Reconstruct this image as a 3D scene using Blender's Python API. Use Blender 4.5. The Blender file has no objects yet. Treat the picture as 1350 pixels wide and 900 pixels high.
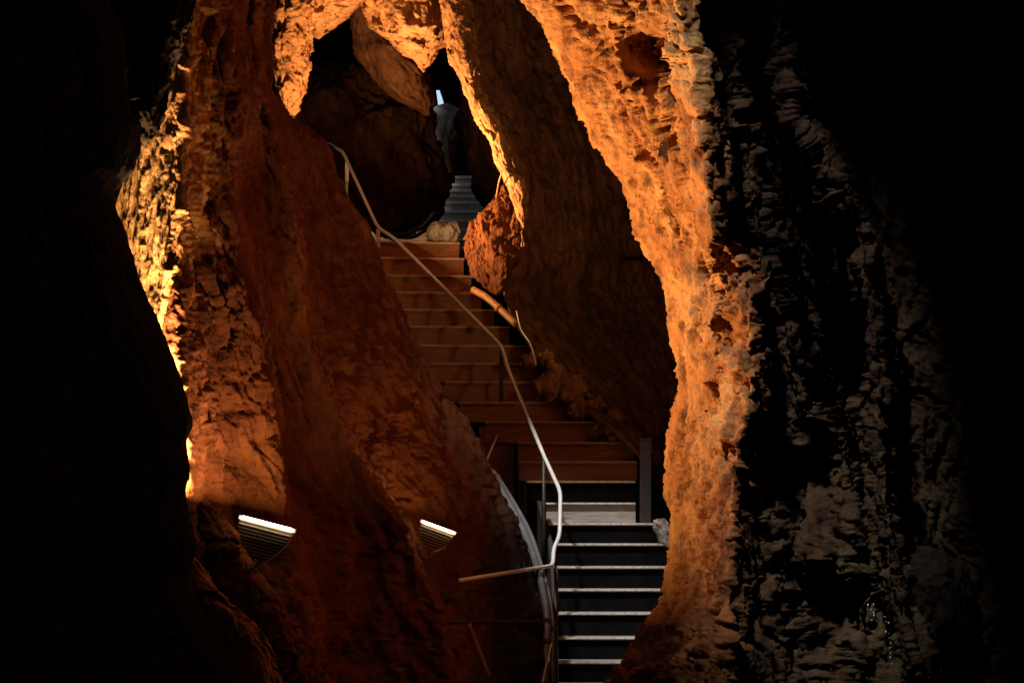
import bpy, bmesh, math, random
import numpy as np
from mathutils import Vector

random.seed(7)
S = bpy.context.scene
COL = S.collection

# ------------------------------------------------------------------ camera
FPX, CX, YH, CAMZ = 3700.0, 675.0, 600.0, 2.6      # focal length in photo pixels, centre column, eye-level row, eye height
cam_d = bpy.data.cameras.new('camera')
cam_d.sensor_fit = 'HORIZONTAL'
cam_d.sensor_width = 36.0
cam_d.lens = FPX / 1350.0 * 36.0
cam_d.shift_y = (YH - 450.0) / 1350.0
cam_d.clip_start, cam_d.clip_end = 0.1, 500
cam = bpy.data.objects.new('camera', cam_d)
cam.location = (0, 0, CAMZ)
cam.rotation_euler = (math.radians(90), 0, 0)
COL.objects.link(cam)
S.camera = cam

# ------------------------------------------------------------------ sky, sun, exposure
SUN_DIR = Vector((0.25, 0.50, -0.83)).normalized()      # the way the light travels
w = bpy.data.worlds.new('World')
S.world = w
w.use_nodes = True
nt = w.node_tree
bg = nt.nodes['Background']
sky = nt.nodes.new('ShaderNodeTexSky')
sky.sky_type = 'NISHITA'
sky.sun_disc = False
up = -SUN_DIR
sky.sun_elevation = math.asin(up.z)
sky.sun_rotation = math.atan2(up.x, up.y)
nt.links.new(sky.outputs[0], bg.inputs[0])
bg.inputs[1].default_value = 0.15
sl = bpy.data.lights.new('sun', 'SUN')
sl.energy = 3.0
sl.angle = math.radians(3.0)
sl.color = (1.0, 0.97, 0.92)
so = bpy.data.objects.new('sun', sl)
so.rotation_euler = SUN_DIR.to_track_quat('-Z', 'Y').to_euler()
so.location = (0, 20, 30)
COL.objects.link(so)
S.view_settings.view_transform = 'Standard'
S.view_settings.look = 'None'
S.view_settings.exposure = 0.0
S.view_settings.gamma = 1.0
S.view_settings.use_curve_mapping = False
S.cycles.use_denoising = True
S.cycles.max_bounces = 4
S.cycles.diffuse_bounces = 2
S.cycles.glossy_bounces = 2
S.cycles.sample_clamp_indirect = 4.0

# ------------------------------------------------------------------ helpers
def P(px, py, d):
    return np.array([(px - CX) / FPX * d, d, CAMZ + (YH - py) / FPX * d])

def PV(px, py, d):
    return Vector(P(px, py, d))

_rng = np.random.RandomState(11)
_perm = _rng.permutation(256)
_perm = np.concatenate([_perm, _perm, _perm])
_g = _rng.normal(size=(256, 3))
_g /= np.linalg.norm(_g, axis=1)[:, None]

def perlin(p):
    i = np.floor(p).astype(np.int64)
    f = p - i
    u = f * f * f * (f * (f * 6 - 15) + 10)
    i &= 255
    res = 0
    for dx in (0, 1):
        wx = u[:, 0] if dx else 1 - u[:, 0]
        for dy in (0, 1):
            wy = u[:, 1] if dy else 1 - u[:, 1]
            for dz in (0, 1):
                wz = u[:, 2] if dz else 1 - u[:, 2]
                h = _perm[_perm[_perm[(i[:, 0] + dx) & 255] + ((i[:, 1] + dy) & 255)] + ((i[:, 2] + dz) & 255)]
                g = _g[h]
                res = res + wx * wy * wz * (g[:, 0] * (f[:, 0] - dx) + g[:, 1] * (f[:, 1] - dy) + g[:, 2] * (f[:, 2] - dz))
    return res * 1.5

def fbm(p, octv, gain=0.5):
    a, s, r = 1.0, 1.0, 0
    for k in range(octv):
        r = r + a * perlin(p * s + 17.3 * k)
        a *= gain
        s *= 2.03
    return r

def ridged(p, octv, gain=0.5):
    a, s, r = 1.0, 1.0, 0
    for k in range(octv):
        r = r + a * (1 - 2.2 * np.abs(perlin(p * s + 9.1 * k)))
        a *= gain
        s *= 2.1
    return r

_fp = _rng.rand(256, 3)
_fg = _rng.normal(size=(256, 3)) * 0.6
_fh = _rng.rand(256)

def facets(p):
    """broken blocky faces: every cell is a tilted plane of its own"""
    i = np.floor(p).astype(np.int64)
    f = p - i
    best = np.full(len(p), 9.0)
    val = np.zeros(len(p))
    for dx in (-1, 0, 1):
        for dy in (-1, 0, 1):
            for dz in (-1, 0, 1):
                h = _perm[_perm[_perm[(i[:, 0] + dx) & 255] + ((i[:, 1] + dy) & 255)] + ((i[:, 2] + dz) & 255)]
                v = f - (np.array([dx, dy, dz]) + _fp[h])
                dd = (v * v).sum(1)
                m = dd < best
                best = np.where(m, dd, best)
                val = np.where(m, (v * _fg[h]).sum(1) + _fh[h] - 0.5, val)
    return val

def catmull(xs, ys, q):
    """smooth but not overshooting interpolation of the columns of ys at q"""
    xs = np.asarray(xs, float)
    ys = np.asarray(ys, float)
    n = len(xs)
    k = np.clip(np.searchsorted(xs, q, side='right') - 1, 0, n - 2)
    h = xs[k + 1] - xs[k]
    t = (q - xs[k]) / h
    sl = (ys[1:] - ys[:-1]) / (xs[1:] - xs[:-1])[:, None]
    m = np.zeros_like(ys)
    m[0], m[-1] = sl[0], sl[-1]
    for j in range(1, n - 1):
        same = sl[j - 1] * sl[j] > 0
        m[j] = np.where(same, 2 * sl[j - 1] * sl[j] / np.where(same, sl[j - 1] + sl[j], 1), 0)
    t = t[:, None]
    h = h[:, None]
    return ((1 + 2 * t) * (1 - t) ** 2 * ys[k] + t * (1 - t) ** 2 * h * m[k]
            + t * t * (3 - 2 * t) * ys[k + 1] + t * t * (t - 1) * h * m[k + 1])

def grid_normals(V):
    du = np.gradient(V, axis=1)
    dv = np.gradient(V, axis=0)
    n = np.cross(dv, du)
    l = np.linalg.norm(n, axis=2, keepdims=True)
    return n / np.maximum(l, 1e-9)

def mesh_obj(name, verts, faces, mat, parent=None, smooth=True, recentre=True, masks=None):
    verts = np.asarray(verts, float)
    c = np.zeros(3)
    if recentre:
        c = (verts.min(0) + verts.max(0)) / 2
        if parent is None:
            c[2] = verts[:, 2].min()
    me = bpy.data.meshes.new(name)
    faces = np.asarray(faces) if not isinstance(faces, list) else faces
    vv = verts - c
    if isinstance(faces, np.ndarray):
        nf, k = faces.shape
        me.vertices.add(len(vv))
        me.vertices.foreach_set('co', vv.astype(np.float32).ravel())
        me.loops.add(nf * k)
        me.loops.foreach_set('vertex_index', faces.astype(np.int32).ravel())
        me.polygons.add(nf)
        me.polygons.foreach_set('loop_start', np.arange(0, nf * k, k, dtype=np.int32))
        me.update(calc_edges=True)
    else:
        me.from_pydata([tuple(v) for v in vv], [], faces)
    me.validate()
    if smooth:
        me.polygons.foreach_set('use_smooth', [True] * len(me.polygons))
    for k, m in (masks or {}).items():
        a = me.attributes.new(k, 'FLOAT', 'POINT')
        a.data.foreach_set('value', np.asarray(m, np.float32).ravel())
    me.materials.append(mat)
    o = bpy.data.objects.new(name, me)
    o.location = c
    if parent is not None:
        o.parent = parent
        o.location = Vector(c) - parent.location
    COL.objects.link(o)
    return o

def tag(o, label, cat, group=None):
    o['label'] = label
    o['category'] = cat
    if group:
        o['group'] = group
    return o

def structure(o):
    o['kind'] = 'structure'
    return o

def empty(name, loc):
    o = bpy.data.objects.new(name, None)
    o.location = loc
    o.empty_display_size = 0.1
    COL.objects.link(o)
    return o

def quads(nv, nu, wrap=False, keep=None):
    j, i = np.meshgrid(np.arange(nv - 1), np.arange(nu if wrap else nu - 1), indexing='ij')
    i2 = (i + 1) % nu
    f = np.stack([j * nu + i, j * nu + i2, (j + 1) * nu + i2, (j + 1) * nu + i], -1).reshape(-1, 4)
    return f if keep is None else f[keep.ravel()]

def displace(V, n, sc, amp, big=1.0, fac=1.0, fine=1.0, crack=0.6, strand=(1, 0.8, 0.35), seed=0.0):
    """rock relief along the normals; sc = metres of the main relief, amp in metres"""
    p = V.reshape(-1, 3) + seed
    q = p * np.array(strand)
    q = q + np.stack([p[:, 2] * 0.12, p[:, 2] * 0.1, p[:, 0] * 0.0], 1)
    pst = np.array([1, .6, .7])
    pf = p * np.array([1.4, 1.3, .34]) + np.stack([p[:, 2] * .30, p[:, 2] * .18, p[:, 0] * .1], 1)
    warp = np.stack([fbm(p / (sc * 1.3) + 5.1, 2), fbm(p / (sc * 1.3) + 31.7, 2), fbm(p / (sc * 1.3) + 77.9, 2)], 1)
    q = q + warp * sc * 0.45 * np.array(strand)
    h = big * 1.2 * fbm(q / (sc * 2.2), 2)
    h = h + 0.6 * ridged(q / sc, 4, 0.55)
    h = h - crack * (0.9 * np.exp(-(perlin(q / (sc * 1.4) + 2.2) / 0.045) ** 2) + 0.45 * np.exp(-(perlin(q / (sc * 0.55) + 8.8) / 0.05) ** 2))
    h = h + fac * (0.8 * facets(q / (sc * 0.9)) + 0.3 * facets(q / (sc * 0.33) + 3.3))
    h = h + fine * (0.10 * fbm(p * pst / (sc * 0.2), 2, 0.6) + 0.26 * ridged((pf + warp * sc * .12) / (sc * 0.38) + 4.4, 4, 0.62) + 0.12 * facets(pf / (sc * 0.16)) + 0.10 * perlin(p / (sc * .06)))
    h = h - h.mean()
    return V + n * (h.reshape(V.shape[0], V.shape[1], 1) * amp)

def rows_eval(ctrl, n, lo, hi):
    q = np.linspace(lo, hi, n)
    return q, catmull([c[0] for c in ctrl], [c[1:] for c in ctrl], q)

def wall_loft(name, ys, cols, mat, nv, nu, sc, amp, flip=False, ramp=None, **kw):
    """ys: rows of the photo; cols: one list of (px, depth) per feature line running down the wall"""
    q = np.linspace(ys[0], ys[-1], nv)
    A = np.array(cols, float)                                    # feature, row, 2
    F = np.stack([catmull(ys, A[k], q) for k in range(A.shape[0])], 0)      # feature, nv, 2
    # walk along the contour with steps of even length in plan
    mean = F.mean(1)
    xs = (mean[:, 0] - CX) / FPX * mean[:, 1]
    seg = np.hypot(np.diff(xs), np.diff(mean[:, 1]) * 0.45)
    seg = np.maximum(seg, 0.05)
    s = np.concatenate([[0], np.cumsum(seg)])
    u = np.linspace(0, s[-1], nu)
    G = catmull(s, F.reshape(F.shape[0], -1), u).reshape(nu, nv, 2)
    px, d = G[..., 0].T, G[..., 1].T
    py = np.repeat(q[:, None], nu, 1)
    V = np.stack([(px - CX) / FPX * d, d, CAMZ + (YH - py) / FPX * d], -1)
    n = grid_normals(V)
    # the side that looks at the camera is the outside
    mid = n[nv // 2, nu // 2]
    if (mid * V[nv // 2, nu // 2]).sum() > 0:
        n = -n
    if flip:
        n = -n
    a = amp
    if ramp is not None:
        a = amp * np.interp(u, s, ramp)[None, :, None]
    W = displace(V, n, sc, 1.0, **kw)
    W = V + (W - V) * a
    return W, u, s, px, py

def tube_mesh(pts, rad, seg=8, closed_ends=True):
    pts = [Vector(p) for p in pts]
    n = len(pts)
    rads = rad if isinstance(rad, (list, tuple)) else [rad] * n
    vs, fs = [], []
    up = None
    for k, p in enumerate(pts):
        t = (pts[min(k + 1, n - 1)] - pts[max(k - 1, 0)]).normalized()
        if up is None:
            up = t.orthogonal().normalized()
        up = (up - t * up.dot(t)).normalized()
        r = t.cross(up)
        for a in range(seg):
            th = 2 * math.pi * a / seg
            vs.append(p + (up * math.cos(th) + r * math.sin(th)) * rads[k])
    for k in range(n - 1):
        for a in range(seg):
            b = (a + 1) % seg
            fs.append([k * seg + a, k * seg + b, (k + 1) * seg + b, (k + 1) * seg + a])
    if closed_ends:
        fs.append(list(range(seg))[::-1])
        fs.append([(n - 1) * seg + a for a in range(seg)])
    return [tuple(v) for v in vs], fs

def tube(name, pts, rad, mat, parent=None, seg=8):
    v, f = tube_mesh(pts, rad, seg)
    return mesh_obj(name, v, f, mat, parent)

def smooth_path(pts, n=6):
    a = np.array([list(p) for p in pts])
    t = np.arange(len(a))
    return [Vector(x) for x in catmull(t, a, np.linspace(0, len(a) - 1, (len(a) - 1) * n + 1))]

def fillet(pts, r=0.1, n=4):
    """straight runs with bent corners, like a bent steel tube"""
    pts = [Vector(p) for p in pts]
    out = [pts[0]]
    for k in range(1, len(pts) - 1):
        a, b, c = pts[k - 1], pts[k], pts[k + 1]
        ra = min(r, (a - b).length * 0.45)
        rc = min(r, (c - b).length * 0.45)
        p0, p1 = b + (a - b).normalized() * ra, b + (c - b).normalized() * rc
        for j in range(n + 1):
            t = j / n
            out.append(p0 * (1 - t) ** 2 + b * 2 * t * (1 - t) + p1 * t * t)
    out.append(pts[-1])
    return out

def hexa(c8):
    """box from eight corners: bottom four then top four, counter-clockwise"""
    return [tuple(c) for c in c8], [[0, 3, 2, 1], [4, 5, 6, 7], [0, 1, 5, 4], [1, 2, 6, 5], [2, 3, 7, 6], [3, 0, 4, 7]]

def obox(name, o, ax, ay, az, mat, parent=None, bevel=0.0):
    """box centred at o with half-axis vectors"""
    o, ax, ay, az = Vector(o), Vector(ax), Vector(ay), Vector(az)
    c = [o - ax - ay - az, o + ax - ay - az, o + ax + ay - az, o - ax + ay - az,
         o - ax - ay + az, o + ax - ay + az, o + ax + ay + az, o - ax + ay + az]
    v, f = hexa(c)
    ob = mesh_obj(name, v, f, mat, parent, smooth=False)
    if bevel:
        m = ob.modifiers.new('bevel', 'BEVEL')
        m.width = bevel
        m.segments = 2
    return ob

# ------------------------------------------------------------------ materials
def new_mat(name):
    m = bpy.data.materials.new(name)
    m.use_nodes = True
    n = m.node_tree
    return m, n, n.nodes['Principled BSDF']

def rock_mat(name, c1, c2, c3, rough=0.85, bump=0.6, scale=1.0, spec=0.25, wet=None, mottle=0.85, dark=False, zones=False):
    m, n, b = new_mat(name)
    L = n.links.new
    tc = n.nodes.new('ShaderNodeTexCoord')
    mp = n.nodes.new('ShaderNodeMapping')
    mp.inputs['Scale'].default_value = (scale, scale, scale * 0.55)
    L(tc.outputs['Object'], mp.inputs[0])
    def noise(s, det=6, r=0.6, dist=0.0):
        t = n.nodes.new('ShaderNodeTexNoise')
        t.inputs['Scale'].default_value = s
        t.inputs['Detail'].default_value = det
        t.inputs['Roughness'].default_value = r
        t.inputs['Distortion'].default_value = dist
        L(mp.outputs[0], t.inputs['Vector'])
        return t
    def ramp(src, stops):
        r = n.nodes.new('ShaderNodeValToRGB')
        e = r.color_ramp.elements
        e[0].position, e[0].color = stops[0][0], (*stops[0][1], 1)
        e[1].position, e[1].color = stops[-1][0], (*stops[-1][1], 1)
        for p, c in stops[1:-1]:
            x = e.new(p)
            x.color = (*c, 1)
        L(src, r.inputs[0])
        return r
    n1 = noise(1.1, 4, 0.62, 0.6)
    r1 = ramp(n1.outputs['Fac'], [(0.32, c1), (0.5, c2), (0.68, c3)])
    n2 = noise(9.0, 4, 0.7)
    r2 = ramp(n2.outputs['Fac'], [(0.35, (0.30, 0.22, 0.18)), (0.5, (0.9, 0.88, 0.86)), (0.68, (1.3, 1.25, 1.15))])
    mx = n.nodes.new('ShaderNodeMix')
    mx.data_type = 'RGBA'
    mx.blend_type = 'MULTIPLY'
    mx.inputs[0].default_value = mottle
    L(r1.outputs[0], mx.inputs[6])
    L(r2.outputs[0], mx.inputs[7])
    col = mx.outputs[2]
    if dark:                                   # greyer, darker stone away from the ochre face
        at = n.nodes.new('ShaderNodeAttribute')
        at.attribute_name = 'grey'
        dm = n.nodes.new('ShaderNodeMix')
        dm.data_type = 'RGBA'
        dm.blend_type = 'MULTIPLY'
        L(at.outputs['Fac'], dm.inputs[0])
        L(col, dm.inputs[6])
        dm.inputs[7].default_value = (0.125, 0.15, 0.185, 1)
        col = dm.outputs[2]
    if zones:                                  # cream and ochre tones mixed in by mask
        for an, cc in (('ochre', (0.40, 0.20, 0.075, 1)), ('cream', (0.42, 0.26, 0.11, 1))):
            at = n.nodes.new('ShaderNodeAttribute')
            at.attribute_name = an
            cm = n.nodes.new('ShaderNodeMix')
            cm.data_type = 'RGBA'
            cv = n.nodes.new('ShaderNodeMix')
            cv.data_type = 'RGBA'
            cv.blend_type = 'MULTIPLY'
            cv.inputs[0].default_value = 0.9
            cv.inputs[6].default_value = cc
            L(r2.outputs[0], cv.inputs[7])
            L(at.outputs['Fac'], cm.inputs[0])
            L(col, cm.inputs[6])
            L(cv.outputs[2], cm.inputs[7])
            col = cm.outputs[2]
    L(col, b.inputs['Base Color'])
    b.inputs['Roughness'].default_value = rough
    b.inputs['Specular IOR Level'].default_value = spec
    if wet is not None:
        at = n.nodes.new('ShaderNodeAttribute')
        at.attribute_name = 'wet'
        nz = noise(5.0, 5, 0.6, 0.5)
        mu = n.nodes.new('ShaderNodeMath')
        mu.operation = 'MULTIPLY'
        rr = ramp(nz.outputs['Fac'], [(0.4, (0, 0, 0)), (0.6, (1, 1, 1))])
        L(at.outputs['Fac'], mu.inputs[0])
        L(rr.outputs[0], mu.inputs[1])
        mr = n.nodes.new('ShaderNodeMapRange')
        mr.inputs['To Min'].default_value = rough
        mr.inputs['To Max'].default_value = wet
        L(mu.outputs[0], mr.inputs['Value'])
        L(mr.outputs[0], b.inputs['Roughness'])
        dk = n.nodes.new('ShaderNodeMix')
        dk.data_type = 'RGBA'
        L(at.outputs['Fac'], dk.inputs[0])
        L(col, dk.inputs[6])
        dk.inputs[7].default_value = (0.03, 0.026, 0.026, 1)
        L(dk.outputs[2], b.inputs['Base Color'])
    n3 = noise(26.0, 4, 0.75)
    bp = n.nodes.new('ShaderNodeBump')
    bp.inputs['Strength'].default_value = bump
    bp.inputs['Distance'].default_value = 0.035
    L(n3.outputs['Fac'], bp.inputs['Height'])
    L(bp.outputs[0], b.inputs['Normal'])
    return m

def plain_mat(name, c, rough=0.5, metal=0.0, var=0.25, scale=14.0, bump=0.1, stretch=(1, 1, 1), spec=0.5):
    m, n, b = new_mat(name)
    L = n.links.new
    tc = n.nodes.new('ShaderNodeTexCoord')
    mp = n.nodes.new('ShaderNodeMapping')
    mp.inputs['Scale'].default_value = stretch
    L(tc.outputs['Object'], mp.inputs[0])
    t = n.nodes.new('ShaderNodeTexNoise')
    t.inputs['Scale'].default_value = scale
    t.inputs['Detail'].default_value = 6
    L(mp.outputs[0], t.inputs['Vector'])
    mr = n.nodes.new('ShaderNodeMapRange')
    mr.inputs['From Min'].default_value = 0.3
    mr.inputs['From Max'].default_value = 0.7
    mr.inputs['To Min'].default_value = 1 - var
    mr.inputs['To Max'].default_value = 1 + var
    L(t.outputs['Fac'], mr.inputs[0])
    mx = n.nodes.new('ShaderNodeMix')
    mx.data_type = 'RGBA'
    mx.blend_type = 'MULTIPLY'
    mx.inputs[0].default_value = 1
    mx.inputs[6].default_value = (*c, 1)
    L(mr.outputs[0], mx.inputs[7])
    L(mx.outputs[2], b.inputs['Base Color'])
    b.inputs['Roughness'].default_value = rough
    b.inputs['Metallic'].default_value = metal
    b.inputs['Specular IOR Level'].default_value = spec
    bp = n.nodes.new('ShaderNodeBump')
    bp.inputs['Strength'].default_value = bump
    bp.inputs['Distance'].default_value = 0.01
    L(t.outputs['Fac'], bp.inputs['Height'])
    L(bp.outputs[0], b.inputs['Normal'])
    return m

def glow_mat(name, c, s):
    m, n, b = new_mat(name)
    b.inputs['Base Color'].default_value = (0.8, 0.8, 0.8, 1)
    b.inputs['Emission Color'].default_value = (*c, 1)
    b.inputs['Emission Strength'].default_value = s
    return m

M = {}
M['orange'] = rock_mat('ochre_rock', (0.30, 0.12, 0.045), (0.46, 0.22, 0.085), (0.58, 0.34, 0.16))
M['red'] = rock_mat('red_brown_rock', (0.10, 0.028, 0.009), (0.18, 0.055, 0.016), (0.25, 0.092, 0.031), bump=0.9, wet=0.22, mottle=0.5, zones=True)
M['brown'] = rock_mat('brown_rock', (0.17, 0.072, 0.030), (0.27, 0.118, 0.048), (0.36, 0.175, 0.078), bump=0.9)
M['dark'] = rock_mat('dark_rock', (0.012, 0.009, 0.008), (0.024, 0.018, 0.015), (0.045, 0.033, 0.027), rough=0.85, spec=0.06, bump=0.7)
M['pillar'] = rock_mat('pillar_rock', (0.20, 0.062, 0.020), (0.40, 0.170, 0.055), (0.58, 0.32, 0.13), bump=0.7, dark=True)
M['pale'] = rock_mat('pale_stone', (0.45, 0.42, 0.38), (0.62, 0.58, 0.53), (0.75, 0.72, 0.66), bump=0.8)
M['grey'] = rock_mat('grey_rock', (0.16, 0.15, 0.14), (0.24, 0.22, 0.20), (0.32, 0.30, 0.27), bump=0.5)
M['steel'] = plain_mat('handrail_steel', (0.92, 0.90, 0.87), 0.3, 0.1, 0.12, 40)
M['darksteel'] = plain_mat('dark_steel', (0.06, 0.052, 0.048), 0.5, 0.4, 0.25, 20)
M['shadeboard'] = plain_mat('shaded_riser', (0.007, 0.0065, 0.0065), 0.95, 0.0, 0.3, 8, 0.2, spec=0.0)  # near black: shade on the lower risers put into the colour
M['wood'] = plain_mat('stair_board', (0.33, 0.13, 0.05), 0.6, 0.0, 0.35, 5, 0.3, (1, 6, 14))
M['tread'] = plain_mat('tread_board', (0.36, 0.32, 0.28), 0.55, 0.0, 0.3, 6, 0.25, (1, 8, 8))
M['nosing'] = plain_mat('tread_edge', (0.72, 0.69, 0.64), 0.45, 0.1, 0.3, 30)
M['warmnosing'] = plain_mat('warm_lit_tread_edge', (0.62, 0.36, 0.18), 0.5, 0.0, 0.3, 30)  # lamp warmth put into the edge colour of the upper steps
M['pipe'] = plain_mat('grey_conduit', (0.20, 0.20, 0.21), 0.3, 0.2, 0.2, 12)
M['rustpipe'] = plain_mat('rusty_pipe', (0.42, 0.20, 0.09), 0.55, 0.1, 0.3, 20, 0.3)
M['housing'] = plain_mat('lamp_housing', (0.48, 0.42, 0.34), 0.45, 0.1, 0.1, 20)
M['cable'] = plain_mat('black_cable', (0.02, 0.02, 0.02), 0.4, 0.0, 0.2, 20)
M['greystair'] = plain_mat('far_stair_board', (0.40, 0.37, 0.25), 0.6, 0.0, 0.25, 6, 0.2)
M['glow'] = glow_mat('lamp_glow', (1.0, 0.72, 0.42), 10.0)
M['glint'] = plain_mat('glint_white', (0.85, 0.84, 0.80), 0.2, 0.0, 0.05, 40)  # white colour takes the place of wet highlights

# ------------------------------------------------------------------ the cave shell: floor, ceiling with unseen openings shaped for the daylight, outer walls
def shell(name, o, a, b, na, nb, amp, mat, hole=None, seed=0.0):
    o, a, b = np.array(o, float), np.array(a, float), np.array(b, float)
    ua, ub = np.linspace(0, 1, na), np.linspace(0, 1, nb)
    V = o + ub[:, None, None] * b + ua[None, :, None] * a
    n = np.cross(a, b)
    n = n / np.linalg.norm(n)
    p = V.reshape(-1, 3) + seed
    h = fbm(p / 2.5, 3) + 0.5 * facets(p / 1.2)
    V = V + n * h.reshape(nb, na, 1) * amp
    keep = None
    if hole is not None:
        c = (V[1:, 1:] + V[:-1, :-1] + V[1:, :-1] + V[:-1, 1:]) / 4
        keep = ~hole(c)
    f = quads(nb, na, keep=keep)
    ob = mesh_obj(name, V.reshape(-1, 3), f, mat, recentre=False)
    return structure(ob)

X0, X1, D0, D1, Z0, Z1 = -9.0, 9.0, -6.0, 56.0, -1.2, 13.0
def near_ground(p):
    return p
def ceiling_hole(c):  # unseen openings, placed and shaped so daylight reaches ribs, treads and far stairs
    x, d = c[..., 0], c[..., 1]
    wob = 0.35 * fbm(np.stack([x, d, x * 0], -1).reshape(-1, 3) * 0.9, 3).reshape(x.shape)
    front = (np.abs((x + 1.1 - .36 * (d - 13.2)) / 0.72) ** 3 + np.abs((d - 13.2) / 1.5) ** 3 + wob) < 1
    mid = (np.abs((x + 2.65) / 0.8) ** 3 + np.abs((d - 18.2) / 1.6) ** 3 + wob) < 1
    far = ((x + 4.7) / 2.0) ** 2 + ((d - 42.5) / 4.6) ** 2 + wob < 1
    return front | mid | far
def exit_hole(c):
    px = c[..., 0] / c[..., 1] * FPX + CX
    py = YH - (c[..., 2] - CAMZ) / c[..., 1] * FPX
    t = (py - 119) / 22.0
    return (t > 0) & (t < 1) & (px > 575 + 3.0 * t) & (px < 579.5 + 7.0 * t)

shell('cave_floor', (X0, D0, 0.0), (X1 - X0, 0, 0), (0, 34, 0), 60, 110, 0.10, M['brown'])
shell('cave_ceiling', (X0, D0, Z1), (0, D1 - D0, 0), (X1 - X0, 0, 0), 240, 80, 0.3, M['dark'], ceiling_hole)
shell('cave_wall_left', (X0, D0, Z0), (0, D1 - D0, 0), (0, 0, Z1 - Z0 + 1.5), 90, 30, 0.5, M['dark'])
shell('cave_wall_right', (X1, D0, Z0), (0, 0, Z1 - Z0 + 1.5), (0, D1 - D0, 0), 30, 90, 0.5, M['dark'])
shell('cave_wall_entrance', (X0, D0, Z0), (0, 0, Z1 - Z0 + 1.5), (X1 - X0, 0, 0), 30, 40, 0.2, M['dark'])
# the end wall is finely meshed where the small daylight gap opens
def end_wall():
    xs = np.unique(np.concatenate([np.linspace(X0, X1, 60), np.linspace(-1.65, -1.25, 50)]))
    zs = np.unique(np.concatenate([np.linspace(Z0, Z1 + 1.5, 40), np.linspace(9.3, 10.1, 60)]))
    Xg, Zg = np.meshgrid(xs, zs)
    V = np.stack([Xg, np.full_like(Xg, D1), Zg], -1)
    p = V.reshape(-1, 3)
    V[..., 1] += 0.25 * fbm(p / 1.5, 3).reshape(Xg.shape)
    c = (V[1:, 1:] + V[:-1, :-1] + V[1:, :-1] + V[:-1, 1:]) / 4
    structure(mesh_obj('cave_wall_end', p * 0 + V.reshape(-1, 3), quads(len(zs), len(xs), keep=~exit_hole(c)), M['dark'], recentre=False))
end_wall()

# path that climbs from the top of the near stairs to the far stairs
def path_mesh():
    prof = [(29.75, 4.73), (33, 4.95), (38, 5.4), (41.9, 5.45), (45.3, 6.5), (57, 7.2)]
    ds = np.linspace(29.75, 57, 60)
    zs = np.interp(ds, [p[0] for p in prof], [p[1] for p in prof]) - 0.06
    xs = np.linspace(-6, 4, 30)
    V = np.stack(np.broadcast_arrays(xs[None, :], ds[:, None], zs[:, None]), -1).astype(float)
    V[..., 2] += 0.06 * fbm(V.reshape(-1, 3) / 0.7, 3).reshape(V.shape[:2]) * np.minimum(1, (ds - 29.75) / 1.0)[:, None]
    structure(mesh_obj('path', V.reshape(-1, 3), quads(60, 30), M['brown'], recentre=False))
path_mesh()

# ------------------------------------------------------------------ the big rock walls
def T(ys, pairs):
    """table of values for the rows"""
    return np.interp(ys, [p[0] for p in pairs], [p[1] for p in pairs])

def colm(ys, px, d):
    px = T(ys, px) if isinstance(px, (list, tuple)) else np.full(len(ys), px, float) if np.isscalar(px) else px
    d = T(ys, d) if isinstance(d, (list, tuple)) else np.full(len(ys), d, float) if np.isscalar(d) else d
    return np.stack([px, d], 1)

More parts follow.
